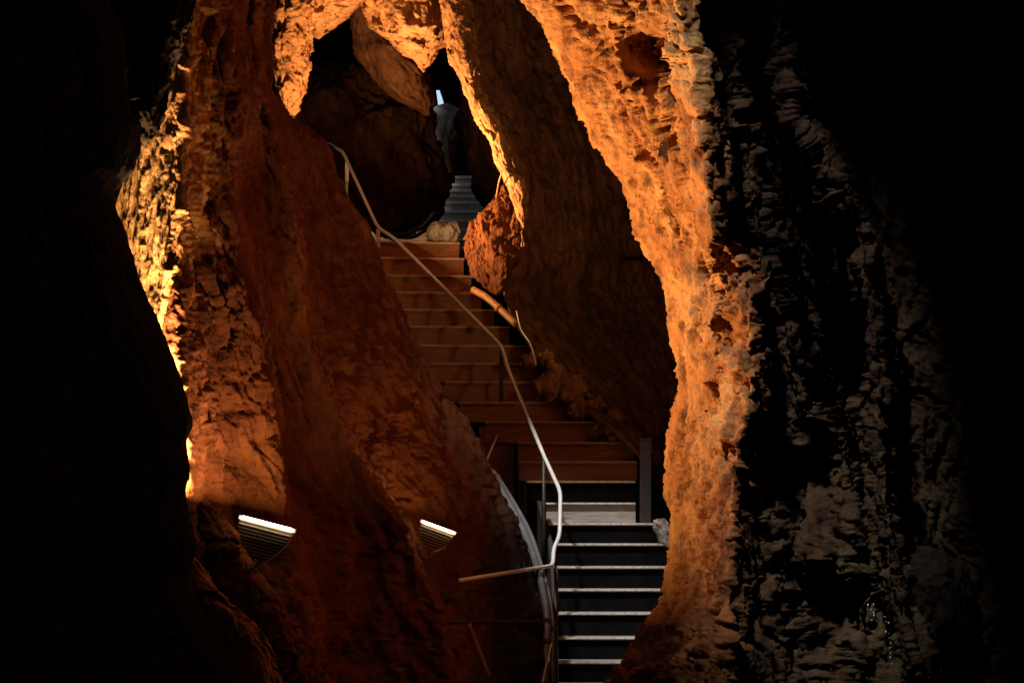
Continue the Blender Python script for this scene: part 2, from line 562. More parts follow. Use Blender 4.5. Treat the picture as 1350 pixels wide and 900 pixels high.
# left wall of the passage: pleated, running back beside the stairs
def left_wall():
    ys = np.array([-80, 0, 60, 110, 140, 165, 190, 235, 260, 300, 340, 380, 430, 470, 520, 560, 600, 640, 680, 720, 760, 800, 850, 900, 980.])
    R = T(ys, [(-80, 366), (0, 360), (60, 358), (110, 358), (140, 370), (165, 398), (190, 428), (260, 458), (300, 484), (360, 502), (400, 520), (470, 560), (540, 600), (605, 641), (660, 665), (720, 690), (800, 714), (900, 726), (980, 735)])
    L0 = T(ys, [(-80, 252), (60, 246), (130, 240), (190, 239), (235, 239), (300, 237), (340, 236), (430, 234), (520, 242), (600, 248), (680, 244), (760, 250), (980, 262)])
    L1 = T(ys, [(-80, 300), (60, 306), (110, 322), (140, 326), (190, 313), (260, 304), (340, 313), (430, 341), (520, 354), (600, 363), (680, 378), (760, 396), (900, 430), (980, 445)])
    L3 = T(ys, [(-80, 335), (60, 334), (110, 340), (140, 350), (190, 364), (260, 382), (340, 394), (430, 400), (520, 433), (600, 468), (680, 524), (740, 548), (800, 572), (900, 596), (980, 610)])
    Rd = T(ys, [(-80, 22.8), (110, 23.2), (190, 23.8), (400, 23.9), (600, 24.1), (760, 23.9), (900, 23.5), (980, 23.3)])
    cols = [
        colm(ys, L0 - 190, 22.5),
        colm(ys, L0 - 90, T(ys, [(-80, 20.9), (980, 20.6)])),
        colm(ys, L0 - 34, T(ys, [(-80, 20.1), (100, 20.03), (500, 19.85), (980, 19.85)])),
        colm(ys, L0, T(ys, [(-80, 19.75), (100, 19.7), (500, 19.45), (980, 19.45)])),
        colm(ys, L0 * .6 + L1 * .4, 20.2),
        colm(ys, L1, 20.5),
        colm(ys, L1 + np.minimum(16, (L3 - L1) * .4), 21.4),
        colm(ys, L1 * .3 + L3 * .7, 21.75),
        colm(ys, L3, 21.75),
        colm(ys, L3 + np.minimum(14, (R - L3) * .3), 22.5),
        colm(ys, L3 * .45 + R * .55, 22.5 * .55 + Rd * .45),
        colm(ys, R, Rd),
        colm(ys, R - 8, Rd + 0.4),
        colm(ys, R - 140, Rd + 0.9),
    ]
    ramp = [.5, .3, .35, .6, 1.2, 1, .7, .9, .8, .6, .9, .6, .5, .5]
    nv, nu = 500, 400
    W, u, s, px, py = wall_loft('left', ys, cols, M['red'], nv, nu, 0.42, 0.068, ramp=ramp, big=0.7, fac=0.9, fine=1.7, crack=.9, seed=3.0, strand=(1, .8, .13))
    # the lowest part by the stairs is wet and nearly black
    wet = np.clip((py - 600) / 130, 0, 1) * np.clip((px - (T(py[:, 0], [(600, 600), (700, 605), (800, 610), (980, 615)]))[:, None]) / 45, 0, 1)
    nz = fbm(W.reshape(-1, 3) * 2.2 + 9, 4).reshape(px.shape)
    l0 = np.interp(py[:, 0], ys, L0)[:, None]
    cream = np.clip((l0 - 3 + 26 * nz - px) / 10, 0, 1) * np.clip((560 - py) / 60, 0, 1)
    ochre = np.clip((l0 + 62 + 60 * nz - px) / 40, 0, 1) * np.clip((400 + 90 * nz - py) / 120, 0, 1)
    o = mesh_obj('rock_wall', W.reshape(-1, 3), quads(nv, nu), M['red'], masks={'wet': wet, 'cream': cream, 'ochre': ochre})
    tag(o, 'tall pleated red-brown rock wall left of the stairs, behind the lit floodlights', 'rock wall')
left_wall()

# foreground rock on the left, unlit
def near_left():
    ys = np.array([-80, 0, 60, 120, 145, 165, 220, 240, 270, 310, 350, 400, 450, 520, 560, 585, 620, 645, 690, 720, 760, 800, 850, 900, 980.])
    s = T(ys, [(-80, 118), (0, 140), (60, 160), (120, 166), (145, 168), (165, 182), (200, 188), (225, 172), (250, 152), (270, 147), (310, 162), (350, 174), (400, 196), (450, 218), (520, 243), (560, 252), (585, 245), (620, 250), (645, 243), (690, 251), (720, 257), (760, 248), (800, 264), (850, 292), (900, 322), (980, 350)])
    cols = [colm(ys, s - 520, 10.5), colm(ys, s - 260, 13.2), colm(ys, s - 90, 14.6), colm(ys, s - 22, 15.2), colm(ys, s, 15.8),
            colm(ys, s - 14, 16.5), colm(ys, s - 120, 17.0), colm(ys, s - 400, 17.4)]
    nv, nu = 420, 260
    W, u, ss, px, py = wall_loft('near', ys, cols, M['dark'], nv, nu, 0.40, 0.035, ramp=[1, 1.3, 1, .6, .5, .6, 1, 1], seed=41.0, fac=1.0, strand=(1, .8, .3))
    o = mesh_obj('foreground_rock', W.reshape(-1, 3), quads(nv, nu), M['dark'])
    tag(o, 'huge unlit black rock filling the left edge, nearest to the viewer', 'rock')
near_left()

# right pillar with the glowing face, turning into the dark ribbed rock
def right_pillar():
    ys = np.array([-80, 0, 45, 90, 130, 150, 190, 210, 230, 260, 310, 360, 400, 440, 470, 530, 570, 600, 650, 680, 740, 790, 820, 850, 900, 980.])
    l = T(ys, [(-80, 640), (0, 688), (45, 716), (90, 741), (150, 771), (190, 788), (230, 815), (310, 852), (360, 874), (400, 886), (470, 897), (530, 900), (570, 890), (600, 884), (650, 882), (680, 891), (740, 886), (790, 878), (850, 838), (900, 797), (980, 740)])
    sub = T(ys, [(-80, 765), (0, 790), (70, 806), (130, 834), (190, 862), (260, 894), (330, 906), (400, 915), (470, 918), (530, 922), (600, 906), (650, 910), (740, 916), (790, 912), (850, 890), (900, 868), (980, 830)])
    k = T(ys, [(-80, 890), (0, 905), (100, 920), (200, 932), (260, 938), (310, 940), (360, 962), (400, 985), (470, 990), (530, 988), (600, 968), (700, 966), (800, 962), (900, 955), (980, 950)])
    A = T(ys, [(-80, 960), (0, 965), (150, 975), (230, 990), (330, 1004), (400, 1016), (480, 1042), (560, 1066), (680, 1112), (800, 1150), (900, 1178), (980, 1190)])
    B = T(ys, [(-80, 1010), (0, 1020), (150, 1045), (230, 1090), (330, 1130), (430, 1150), (530, 1160), (600, 1160), (700, 1172), (800, 1190), (900, 1215), (980, 1230)])
    h1 = T(ys, [(-80, .6), (250, .7), (310, 1.4), (370, 1.4), (420, .7), (560, .6), (640, .3), (740, .05), (980, 0)])
    h2 = T(ys, [(-80, .4), (330, .6), (470, 1.2), (600, 1.2), (660, .5), (760, .8), (820, 1.0), (900, .5), (980, .4)])
    cols = [
        colm(ys, l + 160, 24.5),
        colm(ys, l + 45, 22.0),
        colm(ys, l + 8, 20.7),
        colm(ys, l, 20.05),
        colm(ys, l * .5 + sub * .5, 19.72),
        colm(ys, sub, 19.50),
        colm(ys, sub * .5 + k * .5, 19.20),
        colm(ys, k, 18.95),
        colm(ys, k + 14, 19.05),
        colm(ys, k * .55 + A * .45 + 6, 19.22 + h1 * .65),
        colm(ys, A, 19.35),
        colm(ys, A * .55 + B * .45, 19.75 + h2 * .55),
        colm(ys, B, 19.3),
        colm(ys, B + 30, 20.0),
        colm(ys, B + 90, 20.0),
        colm(ys, B + 210, 19.6),
        colm(ys, B + 420, 19.4),
    ]
    nv, nu = 620, 520
    ramp = [.6, .6, .5, .5, .8, .9, .9, .6, .7, .9, .9, 1.0, .9, .9, .8, .8, .8]
    W, u, s, px, py = wall_loft('pillar', ys, cols, M['pillar'], nv, nu, 0.34, 0.085, ramp=ramp, seed=87.0, big=0.8, fac=1.0, fine=1.3, crack=.9, strand=(1, 1.05, .2))
    wn = fbm(W.reshape(-1, 3) * 4.5 + 3, 4).reshape(px.shape)
    wm = fbm(W.reshape(-1, 3) * 11 + 7, 3).reshape(px.shape)
    for (hx, hy, rx, ry, dp) in ((850, 72, 22, 32, .30), (868, 108, 12, 26, .18), (822, 108, 10, 8, .12), (905, 300, 10, 30, .10), (962, 440, 14, 26, .22), (902, 445, 8, 40, .10), (948, 520, 10, 30, .12), (806, 30, 10, 8, .12), (1088, 800, 46, 48, .55), (1108, 480, 32, 80, .5), (1082, 600, 24, 60, .5), (968, 345, 30, 38, .45), (1040, 655, 18, 55, .45), (1040, 380, 16, 60, .35), (1000, 650, 18, 40, .3), (1130, 300, 20, 50, .3), (860, 200, 20, 9, .10), (960, 600, 9, 14, .16)):
        g = np.exp(-np.abs(np.hypot((px - hx) / rx, (py - hy) / ry) * (1 + .55 * wn) + .25 * wm) ** 4)[..., None]
        W = W + g * dp * (.75 + .35 * wm[..., None]) * np.array([.4, .9, .1])
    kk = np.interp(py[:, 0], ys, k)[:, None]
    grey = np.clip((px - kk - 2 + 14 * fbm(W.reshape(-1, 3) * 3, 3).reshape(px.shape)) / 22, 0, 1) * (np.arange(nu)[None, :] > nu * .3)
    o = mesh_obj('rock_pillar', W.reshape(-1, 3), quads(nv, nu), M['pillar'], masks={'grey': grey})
    tag(o, 'massive glowing orange rock pillar right of the stairs, turning into dark ribs', 'rock pillar')
right_pillar()

# big dim slab: right wall of the upper stairs
def slab():
    ys = np.array([-80, 0, 100, 160, 240, 300, 340, 380, 400, 440, 480, 530, 570, 600, 625, 640.])
    e = T(ys, [(-80, 590), (0, 606), (100, 625), (160, 650), (240, 682), (300, 688), (340, 685), (380, 664), (400, 668), (440, 688), (480, 714), (530, 762), (570, 812), (600, 842), (625, 856), (640, 866)])
    ed = T(ys, [(-80, 28.2), (380, 28.1), (440, 27.8), (480, 27.3), (530, 26.9), (570, 26.5), (600, 26.2), (640, 26.2)])
    und = T(ys, [(-80, 0), (570, 0), (600, .3), (625, 1.0), (640, 2.5)])
    cols = [colm(ys, e + 60, ed + 3.0), colm(ys, e + 8, ed + 1.0), colm(ys, e, ed + .1 + und * .4), colm(ys, e + 25, ed + .35 + und), colm(ys, e * .6 + 900 * .4, ed + 1.3 + und), colm(ys, e * .25 + 915 * .75, ed + 2.3 + und),
            colm(ys, 960, ed + 3.0 + und), colm(ys, 1080, ed + 3.4)]
    nv, nu = 330, 260
    W, u, s, px, py = wall_loft('slab', ys, cols, M['brown'], nv, nu, 0.5, 0.07, ramp=[1, .6, .4, .7, 1, 1, 1, 1], seed=131.0, fac=.8)
    o = mesh_obj('rock_slab', W.reshape(-1, 3), quads(nv, nu), M['brown'])
    tag(o, 'big dim brown rock slab leaning over the right side of the upper stairs', 'rock wall')
slab()

# ------------------------------------------------------------------ single rocks
def column_rock(name, rows, d, thick, mat, label, cat, nv=120, nu=90, sc=0.25, amp=0.05, tilt=0.0, seed=0.0, **kw):
    """rock built from stacked rings; rows = (row, left, right[, depth]); thick = half depth in metres"""
    ys = [r[0] for r in rows]
    a = np.array([[r[1], r[2], (r[3] if len(r) > 3 else d)] for r in rows], float)
    q = np.linspace(ys[0], ys[-1], nv)
    A = catmull(ys, a, q)
    th = np.linspace(0, 2 * math.pi, nu, endpoint=False)
    c, s = np.cos(th), np.sin(th)
    c = np.sign(c) * np.abs(c) ** 0.8
    px = (A[:, 0] + A[:, 1])[:, None] / 2 - (A[:, 1] - A[:, 0])[:, None] / 2 * c[None, :]
    e = np.linspace(0, 1, nv)
    end = np.sqrt(np.clip(1 - np.clip((e - .82) / .18, 0, 1) ** 2, 0, 1))
    if ys[0] > -20:
        end = end * np.sqrt(np.clip(1 - np.clip((.10 - e) / .10, 0, 1) ** 2, 0, 1))
    end = np.maximum(end, .04)
    mid = (A[:, 0] + A[:, 1]) / 2
    A[:, 0], A[:, 1] = mid + (A[:, 0] - mid) * end, mid + (A[:, 1] - mid) * end
    px = mid[:, None] - (A[:, 1] - A[:, 0])[:, None] / 2 * c[None, :]
    wid = (A[:, 1] - A[:, 0]) / FPX * A[:, 2]
    tk = np.minimum(thick, np.maximum(wid * 0.9, 0.02))
    dd = A[:, 2][:, None] - tk[:, None] * s[None, :]
    py = np.repeat(q[:, None], nu, 1)
    V = np.stack([(px - CX) / FPX * dd, dd, CAMZ + (YH - py) / FPX * dd], -1)
    ax = V.mean(1, keepdims=True)
    n = V - ax
    n = n / np.maximum(np.linalg.norm(n, axis=2, keepdims=True), 1e-6)
    W = displace(V, n, sc, amp, seed=seed, **kw)
    vs = np.concatenate([W.reshape(-1, 3), [W[0].mean(0)], [W[-1].mean(0)]])
    f = quads(nv, nu, wrap=True)
    b, t = nv * nu, nv * nu + 1
    caps = [[b, (i + 1) % nu, i, i] for i in range(nu)]
    tri = [[b, (i + 1) % nu, i] for i in range(nu)] + [[t, (nv - 1) * nu + i, (nv - 1) * nu + (i + 1) % nu] for i in range(nu)]
    o = mesh_obj(name, vs, [list(map(int, x)) for x in f] + tri, mat, masks={'wet': np.zeros(len(vs))})
    return tag(o, label, cat)

def radial_rock(name, outline, d, thick, mat, label, cat, sub=5, sc=0.25, amp=0.05, seed=0.0, lean=0.0, **kw):
    """rounded boulder with the given outline (photo pixels), real thickness towards and away from the viewer"""
    a = np.array(outline, float)
    c = (a.min(0) + a.max(0)) / 2
    loop = np.concatenate([a, a[:1]])
    L = np.concatenate([[0], np.cumsum(np.hypot(*np.diff(loop, axis=0).T))])
    q = np.linspace(0, L[-1], 720, endpoint=False)
    o = np.stack([np.interp(q, L, loop[:, 0]), np.interp(q, L, loop[:, 1])], 1) - c
    ang, rad = np.arctan2(o[:, 1], o[:, 0]), np.hypot(o[:, 0], o[:, 1])
    k = np.argsort(ang)
    ang, rad = ang[k], rad[k]
    ang = np.concatenate([ang - 2 * math.pi, ang, ang + 2 * math.pi])
    rad = np.concatenate([rad] * 3)
    bm = bmesh.new()
    bmesh.ops.create_icosphere(bm, subdivisions=sub, radius=1.0)
    I = np.array([v.co[:] for v in bm.verts])
    F = np.array([[v.index for v in f.verts] for f in bm.faces])
    bm.free()
    th = np.arctan2(-I[:, 2], I[:, 0])
    rr = np.hypot(I[:, 0], I[:, 2]) ** 0.8 * np.interp(th, ang, rad)
    px, py = c[0] + rr * np.cos(th), c[1] + rr * np.sin(th)
    dd = d + thick * I[:, 1] + lean * (py - c[1]) / 100.0
    V = np.stack([(px - CX) / FPX * d, dd, CAMZ + (YH - py) / FPX * d], 1)
    n = V - P(c[0], c[1], d)
    n = n / np.array([np.ptp(V[:, 0]), np.ptp(V[:, 1]), np.ptp(V[:, 2])]) ** 2
    n /= np.maximum(np.linalg.norm(n, axis=1, keepdims=True), 1e-6)
    W = displace(V[None], n[None], sc, amp, seed=seed, **kw)[0]
    ob = mesh_obj(name, W, F, mat, masks={'wet': np.zeros(len(W))})
    return tag(ob, label, cat)

column_rock('rock_ridge', [(-80, 570, 618), (0, 581, 627), (40, 587, 628), (75, 593, 629), (110, 611, 634), (150, 625, 655), (190, 647, 669), (215, 655, 674), (235, 663, 690), (265, 676, 693), (300, 683, 693), (325, 687, 692)],
            27.75, 0.30, M['orange'], 'thin bright orange rock ridge running down in the middle towards the stairs', 'rock ridge', 260, 110, sc=0.16, amp=0.03, seed=5.0)
radial_rock('rock_curtain', [(664, 240), (640, 272), (623, 296), (612, 330), (622, 362), (652, 388), (664, 378), (686, 338), (690, 300), (680, 262)],
            28.0, 0.08, M['red'], 'leaf-shaped red rock curtain at the foot of the thin bright ridge', 'rock', 6, sc=0.2, amp=0.04, seed=15.0)
column_rock('hanging_rock', [(-80, 335, 450), (0, 347, 427), (30, 350, 413), (60, 350, 406), (80, 357, 403), (100, 362, 402), (120, 366, 400), (140, 374, 396), (156, 382, 389)],
            28.4, 0.5, M['orange'], 'orange hanging rock ending in a blunt tip at the top left of the opening', 'rock', 170, 120, sc=0.22, amp=0.05, seed=25.0)
column_rock('ceiling_rock', [(-80, 390, 520), (-20, 395, 500), (0, 398, 482), (20, 402, 462), (40, 406, 438), (52, 412, 428)],
            28.8, 0.7, M['orange'], 'short orange ceiling rock beside the hanging tip, cut off by the top edge', 'rock', 100, 120, sc=0.25, amp=0.05, seed=35.0)
column_rock('ceiling_rock', [(-80, 455, 615), (0, 478, 594), (20, 486, 594), (40, 498, 593), (52, 514, 590), (66, 528, 576), (80, 543, 570), (96, 553, 562)],
            28.7, 0.7, M['orange'], 'lumpy orange ceiling rock with a pointed underside left of the bright ridge', 'rock', 120, 140, sc=0.25, amp=0.06, seed=45.0)
column_rock('ceiling_rock', [(-40, 440, 560), (40, 466, 528), (70, 474, 546), (100, 492, 562), (120, 508, 570), (135, 528, 574), (146, 548, 572), (153, 558, 566)],
            31.0, 0.6, M['brown'], 'dim brown slanting rock under the lumpy orange ceiling rock', 'rock', 100, 100, sc=0.4, amp=0.06, seed=55.0)
radial_rock('back_boulder', [(360, 120), (420, 95), (500, 110), (556, 138), (566, 160), (566, 210), (578, 240), (570, 262), (556, 284), (540, 300), (500, 306), (440, 310), (380, 300), (350, 220)],
            34.5, 1.2, M['brown'], 'large dim brown boulder at the back, above the top of the stairs', 'boulder', 6, sc=0.55, amp=0.13, seed=65.0)
radial_rock('back_boulder', [(614, 110), (650, 120), (690, 170), (700, 260), (672, 300), (654, 285), (632, 250), (618, 210), (610, 160)],
            36.0, 1.0, M['brown'], 'dark brown boulder behind the bright ridge, right of the far stairs', 'boulder', 6, sc=0.5, amp=0.11, seed=75.0)
radial_rock('rock_lintel', [(330, -60), (480, -90), (720, -60), (700, 60), (640, 118), (600, 122), (588, 104), (572, 100), (556, 122), (480, 120), (400, 150), (330, 140)],
            38.5, 1.2, M['dark'], 'black rock mass behind the ceiling rocks, above the small daylight gap', 'rock', 6, sc=0.7, amp=0.03, seed=95.0)
radial_rock('pale_boulder', [(574, 141), (590, 139), (606, 146), (608, 165), (600, 190), (596, 225), (578, 226), (572, 180)],
            47.5, 0.5, M['grey'], 'small grey far rock just below the white daylight gap', 'rock', 5, sc=0.4, amp=0.05, seed=105.0)
column_rock('dark_boulder', [(-60, 110, 268), (0, 130, 258), (30, 150, 248), (52, 150, 238), (80, 146, 228), (110, 146, 218), (135, 150, 212), (165, 160, 208), (188, 172, 202)],
            18.2, 0.3, M['dark'], 'dark rounded rock with a glowing rim at the top left', 'rock', 110, 110, sc=0.3, amp=0.04, seed=115.0)
column_rock('rock_rib', [(725, 235, 252, 18.6), (745, 242, 262, 18.6), (790, 252, 300, 18.6), (840, 280, 346, 18.6), (880, 306, 360, 18.6), (980, 345, 410, 18.6)],
            18.6, 0.25, M['orange'], 'smooth slanting orange rock rib at the lower left edge of the black rock', 'rock', 260, 140, sc=0.3, amp=0.04, seed=125.0)
column_rock('rock_rib', [(640, 236, 256, 19.75), (690, 250, 300, 19.75), (740, 262, 330, 19.75), (800, 300, 378, 19.75), (860, 335, 404, 19.75), (890, 350, 414, 19.75), (980, 380, 430, 19.75)],
            19.75, 0.2, M['red'], 'dull red slanting rock rib below the larger floodlight', 'rock', 260, 140, sc=0.25, amp=0.045, seed=135.0)
radial_rock('pale_stone', [(566, 300), (575, 292), (590, 296), (602, 294), (606, 306), (604, 322), (580, 324), (562, 318)],
            29.95, 0.18, M['pale'], 'pale crumpled stone lying at the top of the near stairs', 'stone', 5, sc=0.13, amp=0.03, seed=145.0)
radial_rock('pale_stone', [(862, 686), (875, 682), (886, 694), (887, 712), (880, 722), (870, 712)],
            25.6, 0.12, M['pale'], 'small pale stone wedged at the right end of the lower steps', 'stone', 5, sc=0.1, amp=0.025, seed=155.0)
radial_rock('grey_boulder', [(1148, 765), (1165, 735), (1200, 725), (1240, 722), (1275, 738), (1290, 775), (1285, 830), (1240, 860), (1190, 860), (1160, 830)],
            20.0, 0.45, M['dark'], 'smooth dark grey boulder at the lower right behind the ribbed rock', 'boulder', 6, sc=0.35, amp=0.06, seed=165.0)
# reddish rubble along the lower edge of the slab
rub = []
rr_ = random.Random(5)
for k in range(26):
    t = rr_.random()
    x = 700 + 145 * t + rr_.uniform(-10, 16)
    y = 482 + 125 * t + rr_.uniform(-16, 8)
    rub.append((x, y, rr_.choice((5, 6, 8, 10, 13, 17))))
for k, (x, y, r) in enumerate(rub):
    n = 11
    rr = [r * random.uniform(.75, 1.2) for _ in range(n)]
    ol = [(x + rr[j] * math.cos(2 * math.pi * j / n), y + rr[j] * .8 * math.sin(2 * math.pi * j / n)) for j in range(n)]
    o = radial_rock('rubble_stone', ol, 26.75 + (600 - y) * .005, 0.10, M['orange'], 'rough red stone in the rubble along the lower edge of the brown slab', 'stone', 4, sc=0.09, amp=0.03, fac=2.2, seed=200.0 + k * 7)
    o['group'] = 'rubble along the lower edge of the slab'

# ------------------------------------------------------------------ stairs
SY = [965, 934, 903, 872, 840, 808, 777, 747, 717, 690, 663, 634, 608, 583, 556, 530, 503, 479, 455, 430, 408, 385, 363, 340, 319]
SL = [736, 736, 736, 736, 736, 736, 736, 734, 731, 723, 716, 692, 684, 675, 640, 606, 586, 566, 546, 528, 513, 503, 496, 489, 484]
SR = [890, 890, 893, 893, 893, 892, 892, 890, 888, 868, 838, 838, 840, 836, 818, 786, 748, 722, 700, 672, 652, 635, 622, 612, 606]
N = len(SY)
SD = [24.25 + 0.25 * (i - 3) for i in range(N)]
stair = empty('staircase', PV(810, 965, 23.6))
tag(stair, 'wooden staircase climbing from the lower right and winding left to the landing', 'staircase')
for i in range(N):
    d = SD[i]
    sk = 0.10 * min(1, max(0, (i - 11) / 6))
    jl = random.uniform(-.004, .004)
    a = PV(SL[i], SY[i] + jl * 100, d - sk)
    b = PV(SR[i], SY[i], d + sk)
    a.z = b.z = (a.z + b.z) / 2
    ax = (b - a).normalized()
    back = Vector((-ax.y, ax.x, 0))
    zt = a.z
    zb = (PV(0, SY[i - 1], SD[i - 1]).z if i else zt - .2)
    top = Vector((0, 0, 0.0))
    # tread board
    t0, t1 = a + Vector((0, 0, -.02)), b + Vector((0, 0, -.02))
    dep = 0.275
    c8 = [t0, t1, t1 + back * dep, t0 + back * dep]
    c8 += [c + Vector((0, 0, .02)) for c in c8]
    v, f = hexa(c8)
    mesh_obj('tread', v, f, M['tread'], stair, smooth=False)
    # edge strip, proud of the board; upper ones carry warm lamp light in colour
    e0, e1 = a - back * .012 + ax * .004, b - back * .012 - ax * .004
    c8 = [e0 + Vector((0, 0, -.010)), e1 + Vector((0, 0, -.010)), e1 + back * .035 + Vector((0, 0, -.010)), e0 + back * .035 + Vector((0, 0, -.010))]
    c8 += [c + Vector((0, 0, .014)) for c in c8]
    v, f = hexa(c8)
    mesh_obj('nosing', v, f, M['nosing' if i < 11 else 'warmnosing'], stair, smooth=False)
    # riser board; shade put into the lower ones' colour, light into one
    r0, r1 = a + back * .03, b + back * .03
    hgt = zt - .022 - zb
    c8 = [Vector((r0.x, r0.y, zb + .002)), Vector((r1.x, r1.y, zb + .002)), Vector((r1.x, r1.y, zb + .002)) + back * .022, Vector((r0.x, r0.y, zb + .002)) + back * .022]
    c8 += [c + Vector((0, 0, hgt)) for c in c8]
    v, f = hexa(c8)
    mesh_obj('riser', v, f, M['tread' if i == 10 else 'shadeboard' if i < 12 else 'wood'], stair, smooth=False)
# sloping side boards
for idx, side, off in ((range(0, 11), SL, -.035), (range(1, 10), SR, .035)):
    vs, fs = [], []
    for k in idx:
        p = PV(side[k], SY[k], SD[k])
        for dx in (off - .02, off + .02):
            for dz in (-.36, .02):
                vs.append((p.x + dx, p.y + .1, p.z + dz))
    m = len(vs) // 4
    for k in range(m - 1):
        a = 4 * k
        for q in ((0, 1, 5, 4), (2, 6, 7, 3), (1, 3, 7, 5), (0, 4, 6, 2)):
            fs.append([a + x for x in q])
    fs += [[0, 2, 3, 1], [4 * (m - 1) + x for x in (0, 1, 3, 2)]]
    mesh_obj('stringer', vs, fs, M['darksteel'], stair, smooth=False)
# a box of boards closing the left side where the stairs begin to wind
for (x, y0, y1, dd) in ((680, 583, 690, 26.6), (692, 634, 720, 26.2), (717, 663, 760, 25.8)):
    p0, p1 = PV(x, y1, dd), PV(x, y0, dd)
    obox('side_board', (p0 + p1) / 2, (.02, 0, 0), (0, .14, 0), (0, 0, (p1.z - p0.z) / 2), M['shadeboard'], stair)

# boards closing the dark space under the winding steps
a, b = PV(632, 700, 27.05), PV(700, 562, 27.05)
obox('side_board', (a + b) / 2, ((b.x - a.x) / 2, 0, 0), (0, .012, 0), (0, 0, (b.z - a.z) / 2), M['wood'], stair)

# far stairs, cool daylight
FY = [338, 325, 313, 301, 289, 277, 265.5, 257, 249.5, 242, 232]
FL = [600, 598, 596, 570, 570, 574, 578, 584, 590, 596, 600]
FR = [640, 640, 640, 642, 642, 641, 640, 634, 630, 626, 622]
far = empty('staircase', PV(605, 338, 42))
tag(far, 'narrow grey-green staircase far back, seen through the slit above the landing', 'staircase')
for i, y in enumerate(FY):
    d = 42 + .30 * i
    a, b = PV(FL[i], y, d), PV(FR[i], y, d)
    zb = PV(0, FY[i - 1], d - .3).z if i else a.z - .15
    obox('tread', ((a + b) / 2) + Vector((0, .15, -.02)), ((b.x - a.x) / 2, 0, 0), (0, .165, 0), (0, 0, .02), M['nosing'], far)
    h = a.z - .042 - zb
    obox('riser', Vector(((a.x + b.x) / 2, d + .02, zb + h / 2)), ((b.x - a.x) / 2, 0, 0), (0, .012, 0), (0, 0, h / 2), M['greystair'], far)

# ------------------------------------------------------------------ handrail
hr = empty('handrail', PV(733, 900, 24.3))
tag(hr, 'bent steel handrail following the left side of the stairs up to the landing', 'handrail')
rail = fillet([PV(434, 190, 30.9), PV(452, 200, 30.6), PV(498, 300, 29.5), PV(520, 314, 29.3), PV(661, 456, 27.3), PV(672, 492, 26.9), PV(717, 600, 25.6), PV(739, 648, 25.0), PV(738, 706, 24.7), PV(730, 722, 24.6), PV(729, 745, 24.4), PV(606, 765, 21.95)], 0.09)
tube('rail', rail, 0.018, M['steel'], hr, 12)
def post(px, y0, y1, d, r=.017, mat='steel'):
    return tube('post', [PV(px, y0, d), PV(px, y1, d)], r, M[mat], hr, 10)
post(457, 207, 300, 30.55)
post(498, 302, 372, 29.5)
post(661, 458, 562, 27.3, .019, 'darksteel')
post(717, 601, 760, 25.6, .016, 'darksteel')
post(733, 748, 960, 24.45, .019, 'darksteel')
for (px, y0, y1, d) in ((457.5, 214, 240, 30.5), (498.5, 304, 330, 29.45)):
    a, b = PV(px, y0, d), PV(px, y1, d)
    obox('plate', (a + b) / 2, (.020, 0, 0), (0, .024, 0), (0, 0, (a.z - b.z) / 2), M['steel'], hr, .004)
tube('brace', [PV(662, 559, 27.3), PV(640, 610, 26.2)], .012, M['steel'], hr, 8)
tube('brace', [PV(640, 611, 26.2), PV(659, 630, 26.0)], .016, M['rustpipe'], hr, 8)
lr = tube('crossbar', smooth_path([PV(592, 820, 21.9), PV(660, 819, 22.5), PV(724, 818, 23.2)]), .016, M['darksteel'], None, 10)
tag(lr, 'dark level crossbar low on the left, under the end of the handrail', 'bar')

# conduits running down beside the stairs
def pipe_run(pts, r, mat, label, cat, clamps=()):
    root = empty('conduit', Vector(pts[-1]))
    path = smooth_path(pts, 7)
    tube('pipe', path, r, M[mat], root, 12)
    for c in clamps:
        k = int(c * (len(path) - 1))
        t = (path[min(k + 1, len(path) - 1)] - path[k - 1]).normalized()
        tube('clamp', [path[k] - t * .02, path[k] + t * .02], r * 1.25, M['darksteel'], root, 12)
    return tag(root, label, cat)
pipe_run([PV(641, 612, 26.1), PV(660, 645, 25.3), PV(688, 695, 24.6), PV(704, 735, 24.15), PV(716, 780, 23.8), PV(721, 820, 23.6), PV(719, 870, 23.45), PV(712, 960, 23.3)],
         .031, 'pipe', 'thick grey conduit curving down the rock left of the lower steps', 'pipe', (.52, .72, .8))
pipe_run([PV(652, 622, 26.2), PV(676, 660, 25.4), PV(700, 705, 24.7), PV(713, 745, 24.25), PV(724, 790, 23.9), PV(728, 830, 23.7), PV(727, 880, 23.55), PV(722, 960, 23.4)],
         .020, 'pipe', 'thinner grey conduit hugging the right side of the thick curving one', 'pipe', (.52, .72))
o = tube('cable', smooth_path([PV(727, 848, 23.5), PV(722, 868, 23.4), PV(712, 912, 23.3)]), .009, M['steel'], None, 8)
tag(o, 'short shiny cable slanting down at the bottom beside the conduits', 'cable')
o = tube('strap', smooth_path([PV(617, 822, 22.1), PV(628, 850, 22.15), PV(645, 893, 22.2)]), .022, M['rustpipe'], None, 8)
tag(o, 'short rust-brown pipe slanting down the rock below the dark crossbar', 'pipe')
o = empty('wall_pipe', PV(650, 405, 28))
tube('pipe', smooth_path([PV(624, 382, 28.0), PV(640, 391, 27.85), PV(660, 408, 27.7), PV(681, 428, 27.5)]), .036, M['rustpipe'], o, 12)
tube('collar', [PV(656, 404.5, 27.72), PV(659, 407.5, 27.7)], .043, M['rustpipe'], o, 12)
tag(o, 'short orange pipe sloping down the right edge of the upper steps', 'pipe')
o = tube('wire', smooth_path([PV(681, 410, 27.6), PV(686, 432, 27.4), PV(700, 455, 27.2), PV(707, 480, 27.0)]), .006, M['steel'], None, 6)
tag(o, 'thin wire dropping from the end of the orange wall pipe', 'wire')
